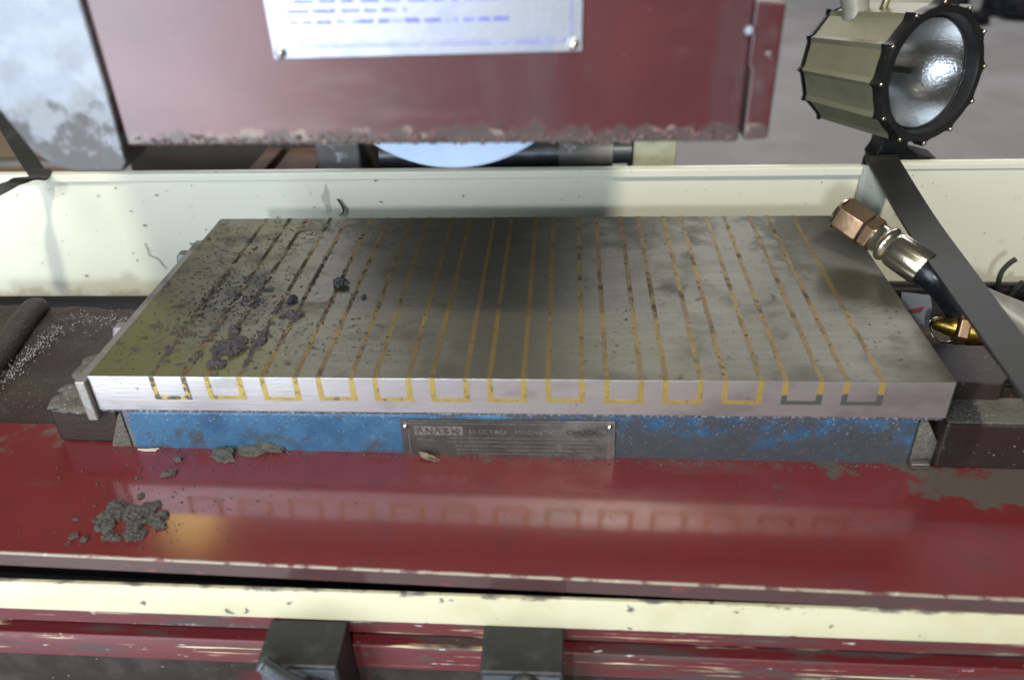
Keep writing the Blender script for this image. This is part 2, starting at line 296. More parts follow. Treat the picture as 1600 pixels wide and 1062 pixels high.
# ------------------------------------------------------------------ helpers
class MB:
    def __init__(s): s.bm = bmesh.new()
    def _x(s, vs, mtx):
        if mtx is not None: bmesh.ops.transform(s.bm, matrix=mtx, verts=vs)
    def box(s, x0, x1, y0, y1, z0, z1, mtx=None):
        g = bmesh.ops.create_cube(s.bm, size=1)['verts']
        bmesh.ops.transform(s.bm, matrix=Matrix.Translation(((x0 + x1) / 2, (y0 + y1) / 2, (z0 + z1) / 2)) @ Matrix.Diagonal((abs(x1 - x0), abs(y1 - y0), abs(z1 - z0), 1)), verts=g)
        s._x(g, mtx); return s
    def prism(s, pts, axis, a, b, mtx=None):
        """closed outline in the two other axes, swept along axis from a to b"""
        i = 'xyz'.index(axis)
        def v(p, t):
            q = list(p); q.insert(i, t); return s.bm.verts.new(q)
        A = [v(p, a) for p in pts]; B = [v(p, b) for p in pts]
        s.bm.faces.new(A); s.bm.faces.new(B[::-1]); n = len(pts)
        for k in range(n): s.bm.faces.new((A[k], B[k], B[(k + 1) % n], A[(k + 1) % n]))
        s._x(A + B, mtx); return s
    def lathe(s, prof, n=32, mtx=None, closed=False, radial=None):
        """prof: (r, z) rows swept about z; radial(k, row) scales r"""
        rows = []
        for j, (r, z) in enumerate(prof):
            rows.append([s.bm.verts.new((r * math.cos(2 * math.pi * k / n) * (radial(k, j) if radial else 1), r * math.sin(2 * math.pi * k / n) * (radial(k, j) if radial else 1), z)) for k in range(n)])
        for j in range(len(rows) - 1):
            for k in range(n): s.bm.faces.new((rows[j][k], rows[j][(k + 1) % n], rows[j + 1][(k + 1) % n], rows[j + 1][k]))
        if closed:
            s.bm.faces.new(rows[0][::-1]); s.bm.faces.new(rows[-1])
        s._x([v for r in rows for v in r], mtx); return s
    def tube(s, pts, rad, n=12, caps=True):
        pts = [Vector(p) for p in pts]; rows = []
        up = Vector((0.13, 0.2, 1)).normalized()
        for i, p in enumerate(pts):
            t = (pts[min(i + 1, len(pts) - 1)] - pts[max(i - 1, 0)]).normalized()
            a = t.cross(up).normalized(); b = t.cross(a)
            r = rad[i] if isinstance(rad, (list, tuple)) else rad
            rows.append([s.bm.verts.new(p + r * (math.cos(2 * math.pi * k / n) * a + math.sin(2 * math.pi * k / n) * b)) for k in range(n)])
        for j in range(len(rows) - 1):
            for k in range(n): s.bm.faces.new((rows[j][k], rows[j][(k + 1) % n], rows[j + 1][(k + 1) % n], rows[j + 1][k]))
        if caps: s.bm.faces.new(rows[0][::-1]); s.bm.faces.new(rows[-1])
        return s
    def blob(s, c, rad, sub=2, seed=0, amp=.35, freq=2.2):
        g = bmesh.ops.create_icosphere(s.bm, subdivisions=sub, radius=1)['verts']
        for v in g:
            d = v.co.normalized(); k = 1 + amp * noise.noise(d * freq + Vector((seed * 3.7, seed * 1.3, seed))) + amp * .45 * noise.noise(d * freq * 2.7 + Vector((seed, 7, seed * 2.1)))
            v.co = Vector((d.x * rad[0], d.y * rad[1], d.z * rad[2])) * k + Vector(c)
        return s
    def build(s, name, material, parent=None, smooth=False, bevel=0.0, seg=2, loc=None):
        bmesh.ops.recalc_face_normals(s.bm, faces=s.bm.faces)
        me = bpy.data.meshes.new(name); s.bm.to_mesh(me); s.bm.free()
        o = bpy.data.objects.new(name, me); C.objects.link(o); me.materials.append(material)
        if smooth is True:
            for p in me.polygons: p.use_smooth = True
        elif smooth:
            me.shade_smooth() if hasattr(me, 'shade_smooth') else None
            me.set_sharp_from_angle(angle=R(smooth))
        if bevel:
            md = o.modifiers.new('edge', 'BEVEL'); md.width = bevel; md.segments = seg; md.limit_method = 'ANGLE'; md.angle_limit = R(40)
            for p in me.polygons: p.use_smooth = True
            md.harden_normals = True
        if parent: o.parent = parent
        if loc: o.location = loc
        return o
def spline(pts, n=8):
    P = [Vector(p) for p in pts]; P = [2 * P[0] - P[1]] + P + [2 * P[-1] - P[-2]]; out = []
    for i in range(1, len(P) - 2):
        for k in range(n):
            t = k / n; a, b, c, d = P[i - 1:i + 3]
            out.append(.5 * ((2 * b) + (c - a) * t + (2 * a - 5 * b + 4 * c - d) * t * t + (-a + 3 * b - 3 * c + d) * t ** 3))
    out.append(P[-2]); return out
def tag(o, label=None, cat=None, group=None, kind=None):
    if label: o['label'] = label
    if cat: o['category'] = cat
    if group: o['group'] = group
    if kind: o['kind'] = kind
    return o
def thing(name, label, cat, loc=(0, 0, 0), group=None):
    o = bpy.data.objects.new(name, None); C.objects.link(o); o.location = loc; o.empty_display_size = .02
    return tag(o, label, cat, group)
def axis_matrix(origin, z, up=(0, 0, 1)):
    z = Vector(z).normalized(); x = Vector(up).cross(z).normalized(); y = z.cross(x)
    M = Matrix.Identity(4)
    for i in range(3): M[i][0] = x[i]; M[i][1] = y[i]; M[i][2] = z[i]; M[i][3] = origin[i]
    return M
def text_mesh(body, size, material, parent, name, loc, width=None, extrude=.00015):
    cu = bpy.data.curves.new(name, 'FONT'); cu.body = body; cu.size = size; cu.extrude = extrude; cu.resolution_u = 3
    t = bpy.data.objects.new(name, cu)
    me = bpy.data.meshes.new_from_object(t); bpy.data.objects.remove(t)
    xs = [v.co.x for v in me.vertices]
    k = (width / (max(xs) - min(xs))) if width else 1
    for v in me.vertices: v.co = Vector(((v.co.x - min(xs)) * k, -v.co.z, v.co.y))
    o = bpy.data.objects.new(name, me); C.objects.link(o); me.materials.append(material); o.parent = parent; o.location = loc
    return o

# ------------------------------------------------------------------ the setting
fl = MB().box(-30, 30, -30, 40, -1.0, -0.95).build('floor', FLOOR); tag(fl, kind='structure')

# ------------------------------------------------------------------ machine base in the dark under the table
mb = thing('machine_base', 'machine bed coloured black as shade in the gap below the cream splash guard', 'machine bed', (0, .2, -.95))  # bed's blackness is gap shade put into its colour
b = MB().box(-.75, .75, -.06, .75, -.22, -.17); b.box(-.60, .60, 0, .6, -.95, -.22); b.build('bed_casting', VOID, mb, bevel=.004).location = (0, -.2, .95)
MB().box(-.70, .70, .275, .30, -.17, -.128).build('bed_rail', VOID, mb, bevel=.003).location = (0, -.2, .95)
# column and slide behind the splash guard
col = thing('machine_column', 'dark machine column and slide standing behind the cream splash guard', 'machine column', (0, .8, -.95))
def cpart(bmx, name, mt, **k):
    o = bmx.build(name, mt, col, **k); o.location = (0, -.8, .95); return o
cpart(MB().box(-.29, .10, .64, 1.0, -.95, .37), 'column_body', DARK_PAINT, bevel=.01)
cpart(MB().box(-.60, -.305, .66, .95, -.95, -.042), 'slide_cover', DARK_PAINT, bevel=.006)
cpart(MB().box(-.385, -.362, .57, .655, -.12, -.062), 'rusty_block', BRICK_M, bevel=.003)
cpart(MB().box(-.352, -.295, .57, .655, -.12, -.064), 'rusty_block', BRICK_M, bevel=.003)
cpart(MB().prism([(-.285, -.02), (-.226, -.02), (-.226, -.2), (-.285, -.2)], 'y', .55, .635), 'grey_bracket', GREY_CAST, bevel=.005)
cpart(MB().prism([(.128, .25), (.185, .25), (.185, -.5), (.128, -.5)], 'y', .60, .70), 'cream_post', POST_M, bevel=.003)
cpart(MB().tube([(-.21, .60, -.058), (.125, .60, -.055)], .016, 20), 'slide_shaft', BLACK_FACE, smooth=50)
cpart(MB().tube([(.03, .59, -.052), (.10, .59, -.052)], .0185, 20), 'shaft_collar', GREY_CAST, smooth=50)

# ------------------------------------------------------------------ the grinder table (slightly turned and tilted against the chuck)
tbl = thing('grinder_table', 'maroon and cream grinding machine table carrying the magnetic chuck', 'machine table', (0, 0, -.07))
tbl.rotation_euler = (0, R(.62), R(-.45))
def tp(bmx, name, mt, **k):
    o = bmx.build(name, mt, tbl, **k); o.location = (0, 0, .07); return o
def tpf(bmx, name, mt, **k):
    o = tp(bmx, name, mt, **k); o.location.z = .0675; o.rotation_euler = (0, -R(.42), 0); return o
lip = MB()
v_ = [lip.bm.verts.new(p) for p in ((-.62, -.1035, -.07), (.62, -.1190, -.07), (.62, .025, -.07), (-.62, .025, -.07), (-.62, -.1026, -.0843), (.62, -.1181, -.0843), (.62, .025, -.0843), (-.62, .025, -.0843))]
for q in ((0, 1, 2, 3), (7, 6, 5, 4), (0, 4, 5, 1), (1, 5, 6, 2), (2, 6, 7, 3), (3, 7, 4, 0)): lip.bm.faces.new([v_[k] for k in q])
tp(lip, 'painted_ledge', RED_LIP, bevel=.0012, seg=3)
we = MB()
pr_ = []
for k in range(161):
    x = -.62 + 1.24 * k / 160; yf = -.1035 - .0155 * k / 160; wv = .0012 + .0009 * noise.noise(Vector((x * 70, 0, 0))) + .0005 * noise.noise(Vector((x * 300, 3, 0)))
    pr_.append([we.bm.verts.new(p) for p in ((x, yf - .0003, -.0716), (x, yf - .0004, -.0702), (x, yf + .0004, -.06985), (x, yf + max(.0006, wv), -.06994))])
for a_, b_ in zip(pr_, pr_[1:]):
    for q in range(3): we.bm.faces.new((a_[q], b_[q], b_[q + 1], a_[q + 1]))
tp(we, 'worn_edge', mat('worn_bare_edge', (0.30, .25, .19), .5, .2, [dict(col=(.12, .05, .045), scale=60, lo=.5, hi=.6), dict(col=(.5, .46, .42), scale=140, lo=.6, hi=.7)]), smooth=True)
tp(MB().box(-.62, .62, -.080, .02, -.25, -.0846), 'table_core', VOID)
tpf(MB().prism([(-.112, -.1148), (-.112, -.0890), (-.1113, -.0880), (-.1085, -.0880), (-.1085, -.1148)], 'x', -.62, .62), 'cream_rail', CREAM_RAIL, bevel=.0006)
tpf(MB().prism([(-.1113, -.1275), (-.1113, -.1151), (-.088, -.1151), (-.088, -.1275)], 'x', -.62, .62), 'upper_slot_lip', RED_WORN, bevel=.001)
tpf(MB().box(-.62, .62, -.093, -.0815, -.147, -.1278), 'slot_floor', VOID)
tpf(MB().prism([(-.1117, -.1640), (-.1117, -.1425), (-.1107, -.1408), (-.093, -.1408), (-.093, -.1640)], 'x', -.62, .62), 'lower_slot_lip', RED_WORN, bevel=.001)
tpf(MB().box(-.62, .62, -.1105, -.0815, -.26, -.1643), 'apron', mat('gritty_dark_apron', (0.026, 0.021, 0.019), .9, 0, [dict(col=(0.045, 0.037, 0.034), scale=40, lo=.42, hi=.68, detail=9), dict(col=(0.10, 0.015, 0.018), scale=26, lo=.58, hi=.66, amt=.8, stretch=(.2, 1, 1), detail=8), dict(col=(0.3, 0.28, 0.26), scale=330, lo=.68, hi=.72, amt=.7)], bump=[(350, .5)], spec=.2), bevel=.001)
# tray surface left and right of the chuck with built-up grime
tr = MB()
nx, ny = 120, 44
grid = {}
for i in range(nx + 1):
    for j in range(ny + 1):
        x = -.62 + 1.24 * i / nx; y = .024 + .186 * j / ny
        h = .004 * noise.noise(Vector((x * 22, y * 22, 1.2))) + .0018 * noise.noise(Vector((x * 90, y * 90, 4)))
        grid[i, j] = tr.bm.verts.new((x, y, -.0735 + h))
for i in range(nx):
    for j in range(ny): tr.bm.faces.new((grid[i, j], grid[i + 1, j], grid[i + 1, j + 1], grid[i, j + 1]))
tp(tr, 'tray_surface', GRIMED, smooth=True)
tp(MB().box(-.62, .62, .0245, .208, -.11, -.082), 'tray_body', VOID)
tp(MB().tube(spline([(-.452, .03, -.070), (-.459, .1, -.069), (-.4765, .19, -.069), (-.478, .205, -.075)], 6), .0115, 14), 'tray_rim', GRIMED, smooth=True)
tp(MB().box(-.345, -.292, .0035, .075, -.0698, -.0385), 'left_slot_block', MAROON_DK, bevel=.003, seg=3)
db = MB()
for k in range(26):
    x = -.340 + .044 * rnd.random(); y = .008 + .062 * rnd.random()
    db.blob((x, y, -.0375), (.008 + .006 * rnd.random(), .008 + .006 * rnd.random(), .0016 + .0012 * rnd.random()), 2, k, .4)
tag(tp(db, 'caked_dust', DUSTY, smooth=True), kind='stuff')
tp(MB().box(.301, .46, .0005, .032, -.0698, -.0305), 'right_slot_block', MAROON_DK, bevel=.0025, seg=3)
tp(MB().box(.302, .459, .0015, .031, -.0303, -.0292), 'dust_layer', DUSTY, bevel=.0005)
tp(MB().prism([(.297, .028), (.345, .028), (.352, .036), (.352, .078), (.297, .078)], 'z', -.069, -.0152), 'clamp_plate', MAROON_DK, bevel=.0012)

# white grit line along the tray
gr = MB()
for k in range(800):
    t = rnd.random(); x = -.4440 + .010 * t + rnd.gauss(0, .004 + .004 * rnd.random()); y = .045 + .13 * t + rnd.gauss(0, .003)
    s = .0002 + .0005 * rnd.random() ** 2
    gr.blob((x, y, -.0665 + .002 * rnd.random()), (s, s, s), 1, k, .3)
for k in range(260):
    x = -.445 + .075 * rnd.random(); y = .190 + rnd.gauss(0, .006); s = .0002 + .0005 * rnd.random() ** 2
    gr.blob((x, y, -.0685 + .002 * rnd.random()), (s, s, s), 1, k, .3)
tag(gr.build('abrasive_grit', mat('white_abrasive_grit', (0.36, 0.34, 0.32), .7)), 'pale abrasive grit sprinkled in lines on the dark table left of the chuck', 'grit', kind='stuff')

# ------------------------------------------------------------------ splash guard
spg = thing('splash_guard', 'cream enamelled sheet metal splash guard behind the chuck', 'splash guard', (0, .38, -.15))
def sp(bmx, name, mt, **k):
    o = bmx.build(name, mt, spg, **k); o.location = (0, -.38, .15); return o
# back panel, folded rim
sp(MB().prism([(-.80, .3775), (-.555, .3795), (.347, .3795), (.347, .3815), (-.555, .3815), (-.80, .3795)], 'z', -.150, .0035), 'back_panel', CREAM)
sp(MB().prism([(.3765, -.0028), (.3735, -.0022), (.3735, .0058), (.3765, .0072), (.3835, .0072), (.3835, .0036), (.3765, .0036)], 'x', -.80, .347), 'rim', CREAM, bevel=.0008)
sp(MB().prism([(.3475, .3775), (.352, .374), (.80, .374), (.80, .3765), (.3535, .3765), (.3475, .380)], 'z', -.146, .0078), 'side_panel', CREAM)
rr = MB()
rr.prism([(.3715, .0045), (.3715, .0102), (.374, .0116), (.3815, .0116), (.3815, .008), (.3745, .008)], 'x', .352, .80)
sp(rr, 'rim', CREAM, bevel=.0006)
sp(MB().box(.43, .437, .362, .3735, -.155, -.1465), 'panel_foot', BLACK)
hair = MB().tube(spline([(-.4475, .3775, -.0790), (-.446, .3772, -.086), (-.4455, .377, -.0895), (-.4465, .377, -.093), (-.4445, .3775, -.0955), (-.437, .3775, -.0995), (-.434, .3775, -.106), (-.4305, .3775, -.1125)], 6), .00035, 5)
tag(hair.build('hair', BLACK), 'fine dark hair stuck to the cream splash guard near its left end', 'hair')
cur = MB().tube(spline([(-.2125, .376, -.0255), (-.2105, .3745, -.0262), (-.2085, .3745, -.031), (-.2065, .3745, -.036), (-.2075, .3745, -.041), (-.2125, .3745, -.0445)], 6), [.0006 + .0007 * math.sin(math.pi * k / 30) for k in range(31)], 6)
tag(cur.build('metal_curl', BLACK), 'curved black metal shaving clinging to the splash guard behind the chuck', 'shaving')
spk = MB()
for k in range(150):
    x = rnd.uniform(-.58, .62); z = rnd.uniform(-.14, .0); y = .3765 if x < .35 else .3730
    s = .0003 + .0007 * rnd.random() ** 3
    spk.blob((x, y, z), (s * rnd.uniform(1, 2.4), .0004, s * rnd.uniform(1, 1.8)), 1, k, .4)
tag(spk.build('splash_specks', VOID), 'tiny black splash specks scattered over the cream splash guard', 'specks', kind='stuff')

# ------------------------------------------------------------------ the chuck
ch = thing('magnetic_chuck', 'blue based steel electromagnetic chuck with brass inlays in its top', 'magnetic chuck', (0, 0, -.07))
def cp(bmx, name, mt, **k):
    o = bmx.build(name, mt, ch, **k); o.location = (0, 0, .07); return o
plate = MB().box(-.30, .30, 0, .269, -.0303, 0)
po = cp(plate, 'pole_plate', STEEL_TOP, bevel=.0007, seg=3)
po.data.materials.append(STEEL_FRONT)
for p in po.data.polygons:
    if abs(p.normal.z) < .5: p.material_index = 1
pitch = .0401667; wd = .0037
for k in range(13):
    xc = -.2412 + pitch * k; x0, x1 = xc - .0136, xc + .0136
    mt = {0: BRASS_DIRT, 12: BRASS_CHAR, 11: BRASS_CHAR}.get(k, BRASS)
    g = MB()
    g.box(x0, x0 + wd, .0004, .2692, -.0015, .00012)
    g.box(x1 - wd, x1, .0004, .2692, -.0015, .00012)
    cp(g, 'brass_inlay', BRASS)
    g = MB()
    j = rnd.uniform(-.0004, .0004)
    g.prism([(x0, -.0004), (x0 + wd, -.0004), (x0 + wd + .0004, -.0166 + j), (x1 - wd - .0002, -.0166 + j), (x1 - wd, -.0004), (x1, -.0004), (x1 + .0005, -.0197 + j), (x0 + .0003, -.0197 + j)], 'y', -.00012, .002)
    cp(g, 'brass_loop', BRASS_FRONT if mt is BRASS else mt)
for k in range(13):
    xc = -.2412 + pitch * k
    cp(MB().prism([(xc - .0136 + wd + .0003, -.001), (xc + .0136 - wd - .0003, -.001), (xc + .0136 - wd - .0006, -.0161), (xc - .0136 + wd + .0008, -.0161)], 'y', -.00006, .002), 'steel_pole', STEEL_FRONT)
cp(MB().box(-.2995, .2985, .0008, .266, -.0322, -.0304), 'seam_strip', DKFRINGE)
cp(MB().box(-.2868, .286, .0022, .262, -.085, -.0323), 'chuck_base', BLUE, bevel=.0035, seg=3)
# tapered end flanges, dusty
cp(MB().prism([(.2863, -.0325), (.2895, -.0325), (.3165, -.080), (.2863, -.080)], 'y', .004, .03), 'end_flange', DUSTY, bevel=.001)
cp(MB().prism([(-.2871, -.034), (-.290, -.038), (-.309, -.080), (-.2871, -.080)], 'y', .003, .03), 'end_flange', DUSTY, bevel=.001)
cp(MB().tube([(.2845, -.002, -.0705), (.2965, -.002, -.0702)], .0031, 16), 'locating_pin', CHROME, smooth=40)
# left end rail with bolts
er = MB().box(-.3085, -.3004, -.0042, .226, -.0375, -.0022)
cp(er, 'end_rail', mat('dusty_grey_steel', (0.30, 0.29, 0.27), .45, .6, [dict(col=(0.16, .155, .12), scale=40, lo=.45, hi=.7, amt=.7, rough=.7), dict(col=(0.5, .5, .48), scale=220, lo=.6, hi=.7, amt=.6)], bump=[(300, .3)]), bevel=.0016, seg=3)
for yy, rr_ in ((.075, .0085), (.202, .0085)):
    g = MB().lathe([(.0001, 0), (rr_, 0), (rr_, .006), (rr_ * .7, .0085), (.0001, .0088)], 6, axis_matrix((-.3086, yy, -.0105), (-1, 0, 0)))
    cp(g, 'rail_bolt', GREY_CAST, bevel=.0006)
# name plate
npx = thing('name_plate', None, None); npx.parent = ch; npx.location = (0, 0, .07)
for kk in ('label', 'category'):
    if kk in npx: del npx[kk]
C.objects.unlink(npx); bpy.data.objects.remove(npx)
npl = cp(MB().prism([(-.0785, -.0372), (.0757, -.0368), (.0762, -.0745), (-.0790, -.0745)], 'y', .0006, .0020), 'name_plate', PLATE_M, bevel=.0003)
def np_child(bmx, name, mt, **k):
    o = bmx.build(name, mt, npl, **k); return o
fr = MB()
for (xa, xb, za, zb) in ((-.073, .071, -.0400, -.0396), (-.0735, -.0730, -.0735, -.0400), (.0712, .0716, -.0735, -.0400),
                         (-.046, .066, -.0530, -.05265), (-.046, .066, -.0565, -.05615), (-.040, .062, -.0605, -.06015), (-.040, .062, -.0640, -.06365), (-.040, .066, -.0675, -.06715)):
    fr.box(xa, xb, .00035, .00075, za, zb)
np_child(fr, 'engraved_line', WORN_LETTER)
for xx, zz in ((-.0750, -.0424), (.0718, -.0413)):
    np_child(MB().lathe([(.0001, .0022), (.0016, .0017), (.0023, .0006), (.0024, 0)], 16, axis_matrix((xx, .0006, zz), (0, -1, 0))), 'rivet', CHROME, smooth=True)
lg = MB().box(-.0690, -.0335, .0004, .0007, -.0503, -.0424)
np_child(lg, 'logo_panel', WORN_LETTER)
lt = MB()
for zig in ([(-.0665, -.0492), (-.0645, -.0435), (-.0625, -.0492)], [(-.0600, -.0492), (-.0600, -.0437), (-.0560, -.0490), (-.0560, -.0435)], [(-.0540, -.0492), (-.0520, -.0437), (-.0500, -.0492)],
            [(-.0475, -.0437), (-.0440, -.0444), (-.0470, -.0464), (-.0435, -.0478), (-.0472, -.0491)], [(-.0410, -.0492), (-.0410, -.0437)], [(-.0365, -.0440), (-.0405, -.0465), (-.0365, -.0490)]):
    for a, c in zip(zig, zig[1:]):
        d = Vector((c[0] - a[0], 0, c[1] - a[1])); nn = Vector((-d.z, 0, d.x)).normalized() * .00045
        A = Vector((a[0], 0, a[1])); B = Vector((c[0], 0, c[1]))
        vs = [lt.bm.verts.new(q + Vector((0, yy, 0))) for yy in (.0001, .0005) for q in (A + nn, A - nn, B - nn, B + nn)]
        for f in ((0, 1, 2, 3), (7, 6, 5, 4), (0, 4, 5, 1), (1, 5, 6, 2), (2, 6, 7, 3), (3, 7, 4, 0)): lt.bm.faces.new([vs[i] for i in f])
np_child(lt, 'logo_letters', PLATE_M)
text_mesh('ELECTRO', .0052, WORN_LETTER, npl, 'lettering', (-.0285, .0004, -.0488), .0265)
text_mesh('MAGNETIC', .0052, WORN_LETTER, npl, 'lettering', (.0045, .0004, -.0487), .0290)
text_mesh('CHUCK', .0052, INK, npl, 'lettering', (.0412, .0004, -.0486), .0225)
text_mesh('MODEL', .0034, WORN_LETTER, npl, 'lettering', (-.0670, .0004, -.0555), .0135)

# ------------------------------------------------------------------ sludge, flakes and crumbs
def clump(name, label, cat, c, ext, n, rad, mt, group=None, flat=.5, sub=2, ang=0):
    g = MB()
    for k in range(int(n * 2.2)):
        t = rnd.gauss(0, .42), rnd.gauss(0, .42)
        x, y = t[0] * ext[0], t[1] * ext[1]
        x, y = x * math.cos(ang) - y * math.sin(ang), x * math.sin(ang) + y * math.cos(ang)
        r = rad * rnd.uniform(.25, .95)
        g.blob((x, y, r * flat * rnd.uniform(.2, 1.2)), (r * rnd.uniform(.7, 1.5), r * rnd.uniform(.7, 1.3), r * flat * rnd.uniform(.5, 1.1)), sub, rnd.random() * 50, .8, 2.9)
    o = g.build(name, mt, loc=c); return tag(o, label, cat, group)
GS = 'clumps of grinding sludge on the chuck'
clump('sludge_clump', 'largest black sludge lump standing alone on the steel chuck top', 'sludge lump', (-.1473, .1330, .0005), (.0035, .003), 16, .0036, SLUDGE_M, GS, .9)
clump('sludge_clump', 'pale lumpy sludge pat nearest the front left of the chuck top', 'sludge lump', (-.2106, .0150, 0), (.0045, .0025), 14, .0035, SLUDGE_M, GS, .55)
clump('sludge_clump', 'wide crumbly sludge patch between the second and third brass stripes', 'sludge lump', (-.2075, .0400, 0), (.014, .010), 70, .0030, SLUDGE_M, GS, .6, ang=.5)
clump('sludge_clump', 'small sludge lump at the top end of the wide crumbly patch', 'sludge lump', (-.2130, .0600, 0), (.0035, .005), 14, .0028, SLUDGE_M, GS, .7)
clump('sludge_clump', 'small sludge lump just left of the largest lump', 'sludge lump', (-.1810, .1085, 0), (.0025, .004), 10, .0026, SLUDGE_M, GS, .8)
clump('sludge_clump', 'flat ragged sludge smear below and left of the largest lump', 'sludge lump', (-.1730, .0850, 0), (.007, .004), 20, .0027, SLUDGE_M, GS, .6)
clump('sludge_clump', 'tiny dark sludge nib just right of the largest lump', 'sludge lump', (-.1240, .1130, 0), (.001, .002), 5, .0020, SLUDGE_M, GS, .8)
clump('sludge_clump', 'row of sludge crumbs along the fifth brass stripe', 'sludge lump', (-.1880, .0480, 0), (.004, .012), 22, .0020, SLUDGE_M, GS, .7, ang=-.1)
def stripe_x(i): # left edge of the i-th stripe
    k = i // 2; return -.2412 + pitch * k + (-.0115 if i % 2 == 0 else .0115)
cr = MB()
def crumb(x, y, s, z=0):
    g = bmesh.ops.create_icosphere(cr.bm, subdivisions=1, radius=1)['verts']
    a = Matrix.Rotation(rnd.random() * 6, 3, 'Z')
    sx, sy, sz = s * rnd.uniform(.6, 1.5), s * rnd.uniform(.6, 1.5), s * rnd.uniform(.4, .9)
    for v in g:
        v.co = a @ Vector((v.co.x * sx * rnd.uniform(.7, 1.2), v.co.y * sy * rnd.uniform(.7, 1.2), v.co.z * sz)) + Vector((x, y, z + sz * .5))
for i, (n, y0, y1, sp_) in enumerate(((230, .01, .20, .0038), (220, .005, .17, .0038), (230, .01, .15, .0022), (170, .01, .13, .0022), (160, .03, .22, .0018), (60, .03, .24, .0016), (60, .05, .25, .0016), (40, .02, .25, .0014))):
    for k in range(n):
        t = rnd.betavariate(1.6, 2.2)
        crumb(stripe_x(i) + rnd.gauss(0, sp_ * .6), y0 + (y1 - y0) * t, .0004 + .0009 * rnd.random() ** 2)
for k in range(900):
    x = -.30 + abs(rnd.gauss(0, .11)); y = .27 * rnd.random()
    if x < .28: crumb(x, y, .0002 + .0005 * rnd.random() ** 3)
for k in range(420):
    crumb(rnd.gauss(-.225, .022), rnd.gauss(.085, .035), .0003 + .0008 * rnd.random() ** 2)
for k in range(260): crumb(rnd.uniform(-.29, .29), rnd.uniform(.004, .262), .0002 + .0005 * rnd.random() ** 3)
tag(cr.build('swarf_crumbs', SLUDGE_M), 'fine dark swarf crumbs strewn along the left brass stripes of the chuck', 'swarf', kind='stuff')

def ledge_z(x): return -.07 - .0109 * x
def flake(label, c, pts, th=.0022, seed=0, cat='sludge flake', mt=None, tilt=(0, 0), group='dried sludge flakes on the red ledge'):
    """thin broken plate with a ragged outline and uneven thickness"""
    g = MB(); n = 34; ring = []
    P = [Vector((*p, 0)) for p in pts]; L = len(P); out = []
    for i in range(L):
        for k in range(max(2, n // L)):
            t = k / max(2, n // L); q = P[i].lerp(P[(i + 1) % L], t)
            out.append(q * (1 + .13 * noise.noise(q * 700 + Vector((seed, 0, 0)))))
    lev = [(1.0, 0.0), (1.02, th * .5), (.9, th), (.55, th * 1.15), (.2, th * 1.2)]
    rows = [[g.bm.verts.new((q.x * s, q.y * s, z + (.0006 * noise.noise(Vector((q.x * s, q.y * s, 0)) * 500 + Vector((0, seed, 0))) if z else 0) + q.x * tilt[0] + q.y * tilt[1])) for q in out] for s, z in lev]
    for j in range(len(rows) - 1):
        m_ = len(out)
        for k in range(m_): g.bm.faces.new((rows[j][k], rows[j][(k + 1) % m_], rows[j + 1][(k + 1) % m_], rows[j + 1][k]))
    g.bm.faces.new(rows[-1])
    o = g.build('sludge_flake', mt or FLAKE_M, smooth=35, loc=c); return tag(o, label, cat, group)
def on(x, y, dz=.0003): return (x, y, ledge_z(x) + dz)
flake('broad grey sludge flake lying against the blue base, left half', on(-.2120, -.0060), [(-.010, .005), (-.003, .007), (.006, .006), (.007, -.001), (.010, -.006), (.003, -.008), (-.004, -.006), (-.009, -.002)], .0028, 3, tilt=(0, .12))
flake('long grey sludge flake lying against the blue base, right half', on(-.1935, -.0015), [(-.011, .004), (0, .006), (.011, .006), (.013, .001), (.007, -.004), (-.001, -.005), (-.009, -.003)], .0028, 8, tilt=(.05, .2))
flake('thin curled sludge strip at the right tip of the grey flakes', on(-.1780, .0005, .002), [(-.009, .003), (-.002, .005), (.004, .001), (.010, .002), (.008, -.002), (0, -.003), (-.007, -.001)], .003, 5, tilt=(-.1, .3))
flake('small grey sludge flake in the middle of the red ledge left part', on(-.2455, -.0275), [(-.006, .0005), (0, .003), (.005, .004), (.005, .001), (0, -.003), (-.005, -.003)], .0022, 6)
flake('round crumbly sludge bit just above the small grey flake', on(-.2455, -.0130), [(-.003, .001), (0, .003), (.004, .002), (.004, -.001), (0, -.002)], .003, 9)
flake('brown leaf shaped chip lying before the name plate', on(-.0590, -.0040, .0012), [(-.008, .003), (-.003, .0032), (.003, .0005), (.008, -.0016), (.005, -.003), (-.001, -.0025), (-.006, -.0005)], .0018, 2, 'chip', mat('brown_leafy_chip', (0.16, .12, .075), .7, 0, [dict(col=(.09, .045, .03), scale=120, lo=.5, hi=.6)]), (-.12, .25), None)
flake('pale wood coloured sliver by the left end of the blue base', on(-.2720, -.0020, .0006), [(-.008, .0004), (0, .0015), (.008, .002), (.006, -.001), (-.003, -.0012)], .001, 4, 'sliver', mat('pale_sliver', (0.55, .47, .38), .6), (0, 0), None)
GP = 'crumbly sludge pieces on the left of the red ledge'
pile = [(-.2700, -.0740, .008, .008), (-.2640, -.0660, .008, .005), (-.2565, -.0640, .006, .004), (-.2500, -.0640, .005, .005), (-.2430, -.0620, .0045, .006), (-.2480, -.0760, .005, .008), (-.2440, -.0860, .007, .005), (-.2540, -.0690, .006, .004), (-.2350, -.0720, .006, .006), (-.2305, -.0775, .003, .003), (-.2690, -.0600, .004, .003), (-.2600, -.0900, .006, .002), (-.2670, -.0810, .006, .005)]
pl = thing('sludge_pile', 'crumbly heap of dark grey sludge on the left of the red ledge', 'sludge heap', on(-.252, -.074, 0))
